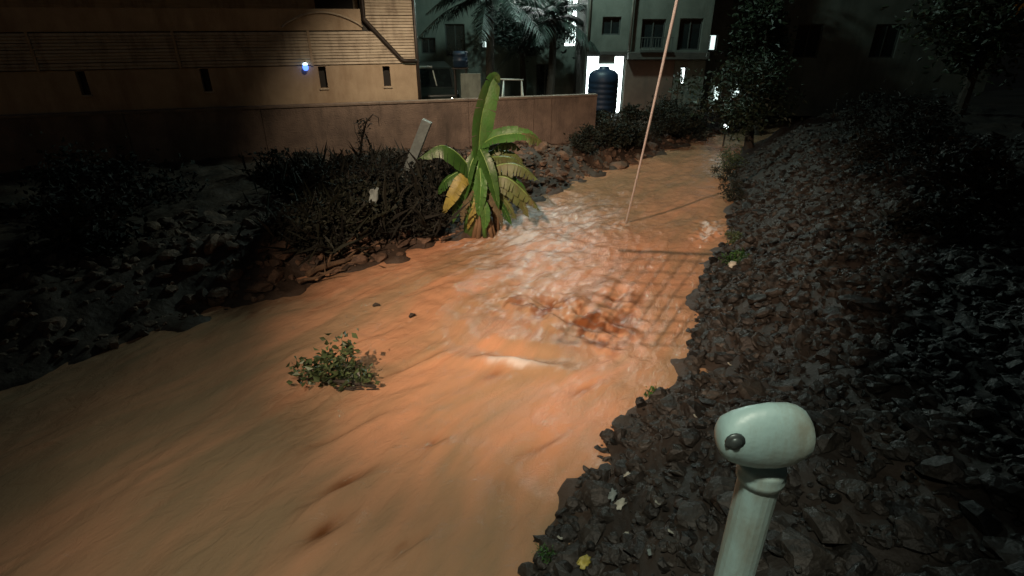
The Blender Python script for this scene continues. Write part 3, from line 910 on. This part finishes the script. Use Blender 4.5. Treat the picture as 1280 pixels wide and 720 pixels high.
# block at right behind the trees
rb, ox, oz = facade_building('corner_building', 'dark building seen through the right hand tree with small bright windows', 7.35, 19, 23.5, .4, 8.5, 6, M['facade'], [
    (7.55, 7.98, 2.85, 3.45, M['lit_dim']), (8.62, 8.80, 2.85, 3.2, M['lit_white']), (8.0, 8.45, .95, 1.6, M['lit_dim']),
    (8.75, 9.25, 1.0, 1.7, M['lit_dim']), (11, 12, 2.6, 3.8, M['glass']), (14, 15, 2.6, 3.8, M['glass']), (7.6, 8.4, 4.6, 5.6, M['glass'])])
s = MB(); s.box(7.3 - ox, 19.1 - ox, -.2, 6.3, 8.1, 8.25); s.build('roof', M['ledge'], rb)

# yard lamp low by the far bend
lp = at(908, 157, 19.6)
yl = empty('yard_lamp', (lp.x, lp.y, ground_z(lp.x, lp.y)), 'small bright white lamp on a low post at the far bend under the right tree', 'lamp')
hh = lp.z - yl.location.z
s = MB(); s.tube([(0, 0, -.1), (0, 0, max(hh - .12, .1))], .03, 8); s.build('post', M['dark_pipe'], yl)
s = MB(); s.lathe([(.04, hh - .10), (.07, hh - .05), (.085, hh), (.07, hh + .04), (.03, hh + .06)], 14); s.build('lamp_globe', M['lit_lamp'], yl, smooth=True)

# dark blue water tank before the doorway
tk = at(754, 130, 20.2)
t0 = empty('water_tank', (3.14, 20.2, .75), 'dark blue plastic water tank standing before the lit doorway', 'water tank')
prof = [(.50, 0), (.52, .04)]
for i in range(6):
    prof += [(.52, .10 + i * .17), (.53, .14 + i * .17), (.53, .19 + i * .17), (.52, .23 + i * .17)]
prof += [(.50, 1.22), (.38, 1.33), (.2, 1.38), (.18, 1.40), (.17, 1.46), (.02, 1.47)]
s = MB(); s.lathe([(r * .98, z + .32) for r, z in prof], 28); s.build('tank_body', M['tank'], t0, smooth=True)
s = MB()
for a, b_ in ((-.36, -.36), (.36, -.36), (-.36, .36), (.36, .36)): s.box(a - .04, a + .04, b_ - .04, b_ + .04, -.2, .26)
s.box(-.5, .5, -.5, .5, .26, .318); s.build('stand', M['bolt'], t0)
s = MB(); s.box(-.32, .18, -.56, -.53, .19, .27); s.build('stand_board', M['whitepaint'], t0)

# vehicle behind the wall: dark van cab with pale windscreen frame
vx = at(548, 95, 18.4)
vh = empty('parked_van', (-2.55, 19.0, .75), 'dark parked van with a pale windscreen frame, left behind the wall', 'van', rz=R(12))
s = MB()
body = [(-.85, 0, .35), (.85, 0, .35), (.85, 0, 1.0), (.78, .35, 1.15), (.72, .75, 1.78), (-.72, .75, 1.78), (-.78, .35, 1.15), (-.85, 0, 1.0)]
back = [(-.85, 3.2, .35), (.85, 3.2, .35), (.85, 3.2, 1.0), (.85, 3.2, 1.15), (.74, 3.2, 1.82), (-.74, 3.2, 1.82), (-.85, 3.2, 1.15), (-.85, 3.2, 1.0)]
s.add(body + back, [(0, 1, 2, 7), (7, 2, 3, 6), (6, 3, 4, 5)] + [(i, 8 + i, 8 + (i + 1) % 8, (i + 1) % 8) for i in range(8)] + [tuple(range(15, 7, -1))])
s.build('body', M['darkpaint'], vh, bevel=.05)
s = MB(); s.add([(-.66, .40, 1.19), (.66, .40, 1.19), (.61, .715, 1.72), (-.61, .715, 1.72), (-.66, .38, 1.20), (.66, .38, 1.20), (.61, .69, 1.73), (-.61, .69, 1.73)],
                [(4, 5, 6, 7), (0, 3, 2, 1), (0, 1, 5, 4), (1, 2, 6, 5), (2, 3, 7, 6), (3, 0, 4, 7)])
wsn = s.build('windscreen', M['glass'], vh)
s = MB(); s.tube([(-.74, .33, 1.0), (-.74, .37, 1.17), (-.68, .68, 1.74)], [.055, .05, .03], 8); s.tube([(-.62, .70, 1.80), (.05, .70, 1.80)], .04, 8); s.tube([(.14, .40, 1.24), (.06, .64, 1.7)], .02, 8)
s.build('frame', M['whitepaint'], wsn, smooth=True)
for xx, yy in ((-.72, .6), (.72, .6), (-.72, 2.6), (.72, 2.6)):
    s = MB(); s.lathe([(.12, -.08), (.27, -.08), (.29, -.04), (.29, .04), (.27, .08), (.12, .08)], 20, Matrix.Translation((xx, yy, .29)) @ Matrix.Rotation(R(90), 4, 'Y'))
    wh = s.build('wheel', M['tyre'], vh)
for xx in (-.62, .62):
    s = MB(); s.lathe([(.09, -.02), (.09, .02), (.04, .04)], 14, Matrix.Translation((xx, -.01, .82)) @ Matrix.Rotation(R(90), 4, 'X')); s.build('headlight', M['glass'], vh)
# blue drum on the van side
dp = at(566, 72, 19.6)
dr_ = empty('blue_drum', (-1.62, 18.7, .72), 'dark blue drum on a tall stand between the van and the grey board', 'drum')
s = MB(); s.lathe([(.20, 1.90), (.23, 1.93), (.23, 2.08), (.245, 2.10), (.23, 2.12), (.23, 2.26), (.245, 2.28), (.23, 2.30), (.22, 2.36), (.06, 2.37)], 20); s.build('drum_body', M['tank'], dr_, smooth=True)
s = MB()
for a, b_ in ((-.18, -.18), (.18, -.18), (-.18, .18), (.18, .18)): s.box(a - .02, a + .02, b_ - .02, b_ + .02, -.1, 1.86)
s.box(-.25, .25, -.25, .25, 1.86, 1.895); s.build('stand', M['dark_pipe'], dr_)
# grey board
gb = empty('grey_board', (-1.28, 18.2, .7), 'plain grey board standing on posts behind the wall', 'board', rz=R(4))
s = MB(); s.box(-.31, .31, -.03, .0, .98, 1.78); s.build('panel', M['board'], gb, bevel=.006)
for xx in (-.24, .24):
    s = MB(); s.box(xx - .025, xx + .025, .003, .05, -.1, 1.7); s.build('leg', M['dark_pipe'], gb)
# white metal frame: a garden swing frame
sf = empty('swing_frame', (.02, 18.6, .7), 'white metal tube frame with splayed legs behind the wall', 'frame')
for sg in (-1, 1):
    for yy in (-.35, .35):
        s = MB(); s.tube([(sg * .36 + sg * (.09 if yy < 0 else -.04), yy, -.05), (sg * .28, 0, 1.55)], .022, 8); s.build('leg', M['whitepaint'], sf, smooth=True)
s = MB(); s.tube([(-.46, 0, 1.57), (.34, 0, 1.55)], .026, 8); s.build('top_bar', M['whitepaint'], sf, smooth=True)

# ------------------------------------------------------------------ palms and trees
def palm(label, x, y, h, fr, n=16, flen=2.3, tr=.13, seed=0):
    g = ground_z(x, y)
    root = empty('palm_tree', (x, y, g), label, 'palm tree')
    random.seed(seed)
    s = MB(); pts = [Vector((.12 * math.sin(t * 2.2), .05 * t, h * t)) for t in np.linspace(-.03, 1, 14)]
    s.tube(pts, [tr * (1.25 - .4 * i / 13) + (.008 if i % 2 else 0) for i in range(14)], 10); s.build('trunk', M['bark'], root)
    top = pts[-1]
    for k in range(n):
        az = 2 * math.pi * k / n + random.uniform(-.25, .25)
        el = random.uniform(-.25, 1.15)
        d = Vector((math.cos(az) * math.cos(el), math.sin(az) * math.cos(el), math.sin(el)))
        L_ = flen * random.uniform(.75, 1.1)
        pp = []
        for i in range(13):
            t = i / 12
            pp.append(top + d * L_ * t + Vector((0, 0, -1)) * (L_ * .55 * t ** 2.1) + Vector((0, 0, .0)))
        s = MB(); s.tube(pp, np.linspace(.022, .005, 13), 5)
        for i in range(34):
            t = .12 + .88 * i / 33
            k0 = min(int(t * 12), 11); q = pp[k0].lerp(pp[k0 + 1], t * 12 - k0)
            dd = (pp[k0 + 1] - pp[k0]).normalized(); sd = dd.cross(Vector((0, 0, 1))).normalized()
            ll = .55 * math.sin(math.pi * (.12 + .8 * t)) * random.uniform(.8, 1.15)
            for sg in (-1, 1):
                e = q + (sd * sg * .75 + dd * .55).normalized() * ll - Vector((0, 0, ll * random.uniform(.25, .7)))
                wv = dd * .022
                mid = q.lerp(e, .5) + Vector((0, 0, .03))
                s.add([q - wv, q + wv, mid + wv * 1.2, mid - wv * 1.2, e], [(0, 1, 2, 3), (3, 2, 4)])
        s.build('frond', M['palm'], root)
    return root


palm('large dark palm with drooping fronds behind the wall, left of the other palm', -.85, 20.2, 3.9, 1, 20, 2.5, seed=3)
palm('smaller dark palm beside the bright tall window', 1.35, 21.6, 3.3, 1, 16, 2.0, seed=5)
random.seed(21)


def tree(label, x, y, th, crown_c, crown_r, n, ls, mm, k=26, name='leafy_tree'):
    g = ground_z(x, y)
    root = empty(name, (x, y, g), label, 'tree')
    pts, cs = clump_points(n, crown_c, crown_r, k=k, spread=.36)
    leaf_mesh('crown', pts, ls, M[mm], root, up=-.1, aspect=2.0)
    s = MB()
    fork = Vector((crown_c[0] * .4, crown_c[1] * .4, th))
    s.tube([(0, 0, -.2), fork * .5 + Vector((.05, .02, 0)), fork], [.17, .13, .10], 9)
    for c_ in cs[:12]:
        c_ = Vector(c_)
        s.tube([fork, fork.lerp(c_, .5) + Vector((0, 0, .12)), c_], [.06, .035, .012], 6)
    s.build('trunk', M['bark'], root)
    return root


tree('dark broadleaf tree overhanging the far river bend at right', 7.95, 18.7, 1.2, (-.75, -.2, 1.85), (1.75, 1.2, 1.25), 3000, .17, 'treeleaf')
tree('tall dark tree against the far corner building', 9.4, 21.6, 2.4, (-.5, .2, 4.3), (1.5, 1.2, 1.5), 3600, .17, 'treeleaf')
tree('dark tree on the right bank beyond the photo edge', 12.6, 16.2, 1.8, (0, 0, 2.6), (2.2, 1.8, 1.5), 4200, .18, 'treeleaf')
tree('dark leafy tree between the two palms', .4, 23.2, 2.0, (0, 0, 3.2), (1.5, .9, 1.3), 3000, .16, 'palm')

# shrubs on the far left bank
FB = 'dark shrubs along the far left bank'
for (x, y, rx, rz, lab) in [(2.95, 17.5, .8, .62, 'dark shrub at the end of the brown wall'), (3.7, 18.2, .8, .62, 'dark shrub below the lit doorway'), (4.6, 19.0, .9, .7, 'dark shrub before the brown lower facade'),
                            (5.5, 19.9, .9, .7, 'dark shrub below the thin lit window'), (6.4, 20.4, .8, .62, 'dark shrub nearest the far river bend'), (2.1, 16.75, .5, .4, 'small dark shrub at the foot of the wall end')]:
    shrub(lab, x, y, (rx, .6, rz), 2000, .11, M['bush2'], FB)
# right bank greenery
RBG = 'small green plants on the right bank'
for (px_, py_, yy, r_, lab, mm, n) in [(908, 350, 9.0, .28, 'bright green weed at the edge of the right bank rubble', 'bright', 500), (914, 315, 10.2, .22, 'small green weed with pale leaves upstream on the right bank', 'fresh', 350),
                                       (912, 195, 16.2, .5, 'yellow green shrub on the right bank under the tree', 'fresh', 900), (916, 255, 13.0, .35, 'dim shrub on the right bank above the glint on the water', 'bush2', 700),
                                       (818, 487, 5.3, .10, 'tiny green sprout on the rubble edge', 'bright', 130), (680, 700, 3.05, .10, 'tiny green sprout on the rubble at the bottom edge', 'bright', 160), (905, 232, 14.9, .4, 'dark shrub on the right bank near the far bend', 'bush2', 700)]:
    p = at(px_, py_, yy)
    shrub(lab, p.x, yy, (r_, r_ * .9, r_ * .8), n, .055 if r_ > .15 else .035, M[mm], RBG, twigs=6, cat='plant', name='weed')
for (x, y, lab) in [(7.4, 10.6, 'dark shrub on top of the right bank'), (9.0, 13.2, 'large dark shrub on the right bank before the trees'), (6.4, 7.6, 'dark shrub on the right bank near the viewer')]:
    shrub(lab, x, y, (1.0, .8, .75), 2400, .11, M['bush'], 'dark shrubs on the right bank')

# floating branch with leaves in the river
fb = at(425, 478, 5.4)
fl = empty('floating_branch', (-2.06, 5.55, .0), 'leafy green branch drifting in the muddy river at left', 'branch')
s = MB(); s.tube([(-.55, .05, .03), (-.2, 0, .05), (.15, -.06, .05), (.42, -.10, .02)], [.012, .02, .028, .02], 7)
s.tube([(.0, -.03, .05), (.06, .02, .2), (.10, .04, .36)], [.014, .01, .004], 6)
s.tube([(-.2, 0, .05), (-.14, .05, .18), (-.12, .05, .28)], [.014, .01, .004], 6)
s.tube([(-.42, .02, .04), (-.40, .03, .14), (-.45, .05, .2)], [.012, .008, .004], 6)
s.build('bough', M['bark'], fl, smooth=True)
ls = []
for c_, sp, n_ in (((.10, .04, .30), (.06, .05, .07), 70), ((.05, 0, .14), (.11, .08, .07), 120), ((-.13, .04, .22), (.07, .06, .06), 80), ((-.22, 0, .10), (.12, .08, .05), 110), ((-.44, .03, .13), (.08, .06, .05), 80), ((.2, -.05, .07), (.10, .06, .03), 50)):
    ls.append(rng.normal(size=(n_, 3)) * np.array(sp) + np.array(c_))
ls = np.concatenate(ls); ls[:, 2] = np.maximum(ls[:, 2] * 1.5, .01)
leaf_mesh('foliage', ls, .085, M['fresh'], fl, aspect=1.7)
s = MB()
for k in range(16):
    a = Vector((random.uniform(-.1, .35), random.uniform(-.16, -.02), .015)); s.tube([a, a + Vector((random.uniform(.06, .2), random.uniform(-.06, .03), random.uniform(0, .03)))], .008, 5)
s.build('debris', M['bark'], fl)

# drifting bits on the water
DB = 'small dark bits drifting on the river'
for (x, y, a, lab) in [(-2.1, 7.55, .3, 'small dark bit drifting left of the two on the river'), (-1.49, 7.22, .8, 'small dark bit drifting right of its neighbour on the river')]:
    s = MB(); s.tube([(-.05, 0, .02), (0, .015, .035), (.06, .0, .02)], [.014, .028, .012], 7)
    o = s.build('driftwood', M['bark'], smooth=True); o.location = (x, y, 0); o.rotation_euler = (0, 0, a); tag(o, lab, 'driftwood', DB)

# litter on the right rubble
LT = 'scraps lying on the right bank rubble'

def on_ground(px, py, off):
    Y_ = 1.5
    while Y_ < 18:
        p = at(px, py, Y_)
        if p.z < ground_z(p.x, p.y) + off: return p
        Y_ += .02
    return p


for (px_, py_, sx, mm, lab) in [(731, 702, .10, 'yellow', 'crumpled yellow scrap on the rubble at the bottom edge'), (776, 630, .085, 'litter', 'pale crumpled scrap on the rubble above the yellow one'),
                                (784, 594, .06, 'litter', 'small white chip on the rubble, topmost of the pale ones near the viewer'), (766, 618, .09, 'grey_post', 'dull grey green scrap between the pale ones on the rubble'),
                                (783, 668, .045, 'litter', 'tiny pale chip right of the yellow scrap'), (822, 628, .05, 'litter', 'pale scrap alone on the dark rubble towards the post'),
                                (700, 672, .045, 'litter', 'tiny pale chip at the water edge left of the yellow scrap'), (838, 664, .04, 'litter', 'pale chip on the rubble nearest the post foot'),
                                (869, 520, .035, 'litter', 'tiny pale chip upslope of the rail end'), (812, 690, .04, 'grey_post', 'grey green chip low on the rubble near the bottom edge'),
                                (912, 455, .05, 'litter', 'pale chip high on the rubble slope'), (915, 330, .14, 'litter', 'white scrap among the weeds on the right bank')]:
    p = on_ground(px_, py_, .11)
    scrap(lab, p, sx, sx * .7, mm, (R(35), R(-10), random.uniform(0, 3)))['group'] = LT

# ------------------------------------------------------------------ rope hanging across the view into the water
A_ = at(783, 276, 11.35); B_ = at(849, -12, 6.6)
d = B_ - A_
pts = []
for i in range(26):
    t = i / 25 * 2.4
    p = A_ + d * t
    p.z -= .10 * math.sin(min(t, 1) * math.pi)
    pts.append(p)
pts.insert(0, A_ - d * .05)
s = MB(); s.tube(pts, .0185, 8)
rp = s.build('rope', M['rope'], smooth=True, loc=A_)
tag(rp, 'taut pale rope running down from above into the river', 'rope')

# ------------------------------------------------------------------ platform the viewer stands on, and the rail post
s = MB(); s.box(-16, 12, -6, 1.28, .9, 2.2)
tag(s.build('pavement', M['concrete'], bevel=.02), kind='structure')
pp = at(924, 610, 1.2)
px0 = pp.x + .052
post = empty('railing_post', (px0, 1.2, 2.2), 'pale green metal post with a rounded bolted rail end at the lower right', 'railing post')
s = MB(); s.tube([(0, 0, 0), (0, 0, .64)], .058, 20); s.lathe([(.11, 0), (.11, .012), (.07, .02)], 20); s.build('post', M['rail'], post, smooth=False, bevel=.004)
s = MB(); s.lathe([(.059, .600), (.066, .604), (.068, .622), (.063, .634), (.066, .646), (.060, .660)], 24); s.build('collar', M['rail'], post, smooth=True)
# rounded rail end: a flattened capsule pointing left
s = MB(); vs = []; fs = []
zc = 2.945 - 2.2 + .0
zc += .06
prof = [(-.150, .012), (-.146, .034), (-.135, .056), (-.113, .076), (-.08, .092), (-.03, .104), (.02, .104), (.045, .096), (.066, .082), (.082, .060), (.092, .034), (.095, .012)]
prof = [(a_ - .024, r_) for a_, r_ in prof]
seg = 20
for (xx, rr) in prof:
    for k in range(seg):
        a = 2 * math.pi * k / seg
        vs.append((xx, math.cos(a) * min(rr, .05) - .055, zc + math.sin(a) * rr))
for i in range(len(prof) - 1):
    for k in range(seg): fs.append((i * seg + k, i * seg + (k + 1) % seg, (i + 1) * seg + (k + 1) % seg, (i + 1) * seg + k))
fs.append(tuple(range(seg))[::-1]); fs.append(tuple((len(prof) - 1) * seg + k for k in range(seg)))
s.add(vs, fs); rl = s.build('rail_end', M['rail'], post, smooth=True)
s = MB(); s.lathe([(.026, -.004), (.026, .002), (.017, .0025), (.015, .006), (.010, .011), (.002, .012)], 12, Matrix.Translation((-.148, -.103, zc + .022)) @ Matrix.Rotation(R(90), 4, 'X')); s.build('bolt', M['bolt'], rl, smooth=True)

# ------------------------------------------------------------------ light
w = bpy.data.worlds.new('World'); scene.world = w; w.use_nodes = True
nt = w.node_tree; bg = nt.nodes['Background']
sky = nt.nodes.new('ShaderNodeTexSky'); sky.sky_type = 'NISHITA'; sky.sun_disc = False
sky.sun_elevation = R(2); sky.sun_rotation = R(200)
nt.links.new(sky.outputs['Color'], bg.inputs['Color']); bg.inputs['Strength'].default_value = .012

sd = bpy.data.lights.new('moon', 'SUN'); sd.energy = .012; sd.angle = R(6); sd.color = (.8, .9, 1)
so = bpy.data.objects.new('moon', sd); COL.objects.link(so); so.rotation_euler = (R(40), 0, R(-20)); so.location = (0, 0, 20)


def spot(name, loc, target, power, color, size, blend, radius):
    l = bpy.data.lights.new(name, 'SPOT'); l.energy = power; l.color = color; l.spot_size = R(size); l.spot_blend = blend; l.shadow_soft_size = radius
    o = bpy.data.objects.new(name, l); COL.objects.link(o); o.location = loc
    o.rotation_euler = (Vector(target) - Vector(loc)).to_track_quat('-Z', 'Y').to_euler()
    return o


spot('street_light', (-3.5, -2.5, 9.0), (1.3, 10.2, 0), 13200, (1, .70, .49), 42, 1.0, .015)
spot('house_fill', (-2.3, 11.8, 6.4), (-2.3, 15.2, 1.5), 1450, (1, .80, .58), 84, 1.0, .12)  # unseen fill, added to light the house front and wall
spot('near_fill', (-.9, -1.0, 8.0), (-.6, 3.5, 0), 1550, (1.0, .97, .78), 57, 1.0, .2)  # unseen fill, added to lift the near water with paler light
l = bpy.data.lights.new('yard_fill', 'POINT'); l.energy = 1050; l.color = (.70, 1.0, .90); l.shadow_soft_size = .25  # unseen cool fill, added to lift the dim facades and palms
o = bpy.data.objects.new('yard_fill', l); COL.objects.link(o); o.location = (1.5, 18.3, 7.6)

# wire screen on the bridge behind the viewer: its shadow falls on the river
ws = empty('wire_screen', (-1.7, .5, 2.2), 'wire mesh screen with thick top rail on two posts', 'screen')
s = MB(); s.box(2.5, 2.56, -.03, .03, 0, 4.5); s.build('post', M['dark_pipe'], ws)
def rail_z(x): return 4.61 - (x + .45) * .075
s = MB(); s.tube([(-.45, 0, rail_z(-.45)), (2.5, 0, rail_z(2.5))], .0085, 8); s.build('top_rail', M['dark_pipe'], ws)
s = MB()
for i in range(39): s.tube([(-.42 + i * .075, 0, 3.78), (-.42 + i * .075, 0, rail_z(-.42 + i * .075))], .0038, 5)
for i in range(8): s.tube([(-.45, .008, 3.8 + i * .105), (2.5, .008, 3.6 + i * .105)], .0032, 5)
s.build('mesh', M['dark_pipe'], ws)

scene.view_settings.view_transform = 'Standard'
scene.view_settings.look = 'None'
scene.view_settings.gamma = 1
scene.view_settings.use_curve_mapping = False
scene.view_settings.exposure = 0
scene.cycles.use_denoising = True
scene.cycles.sample_clamp_indirect = 4
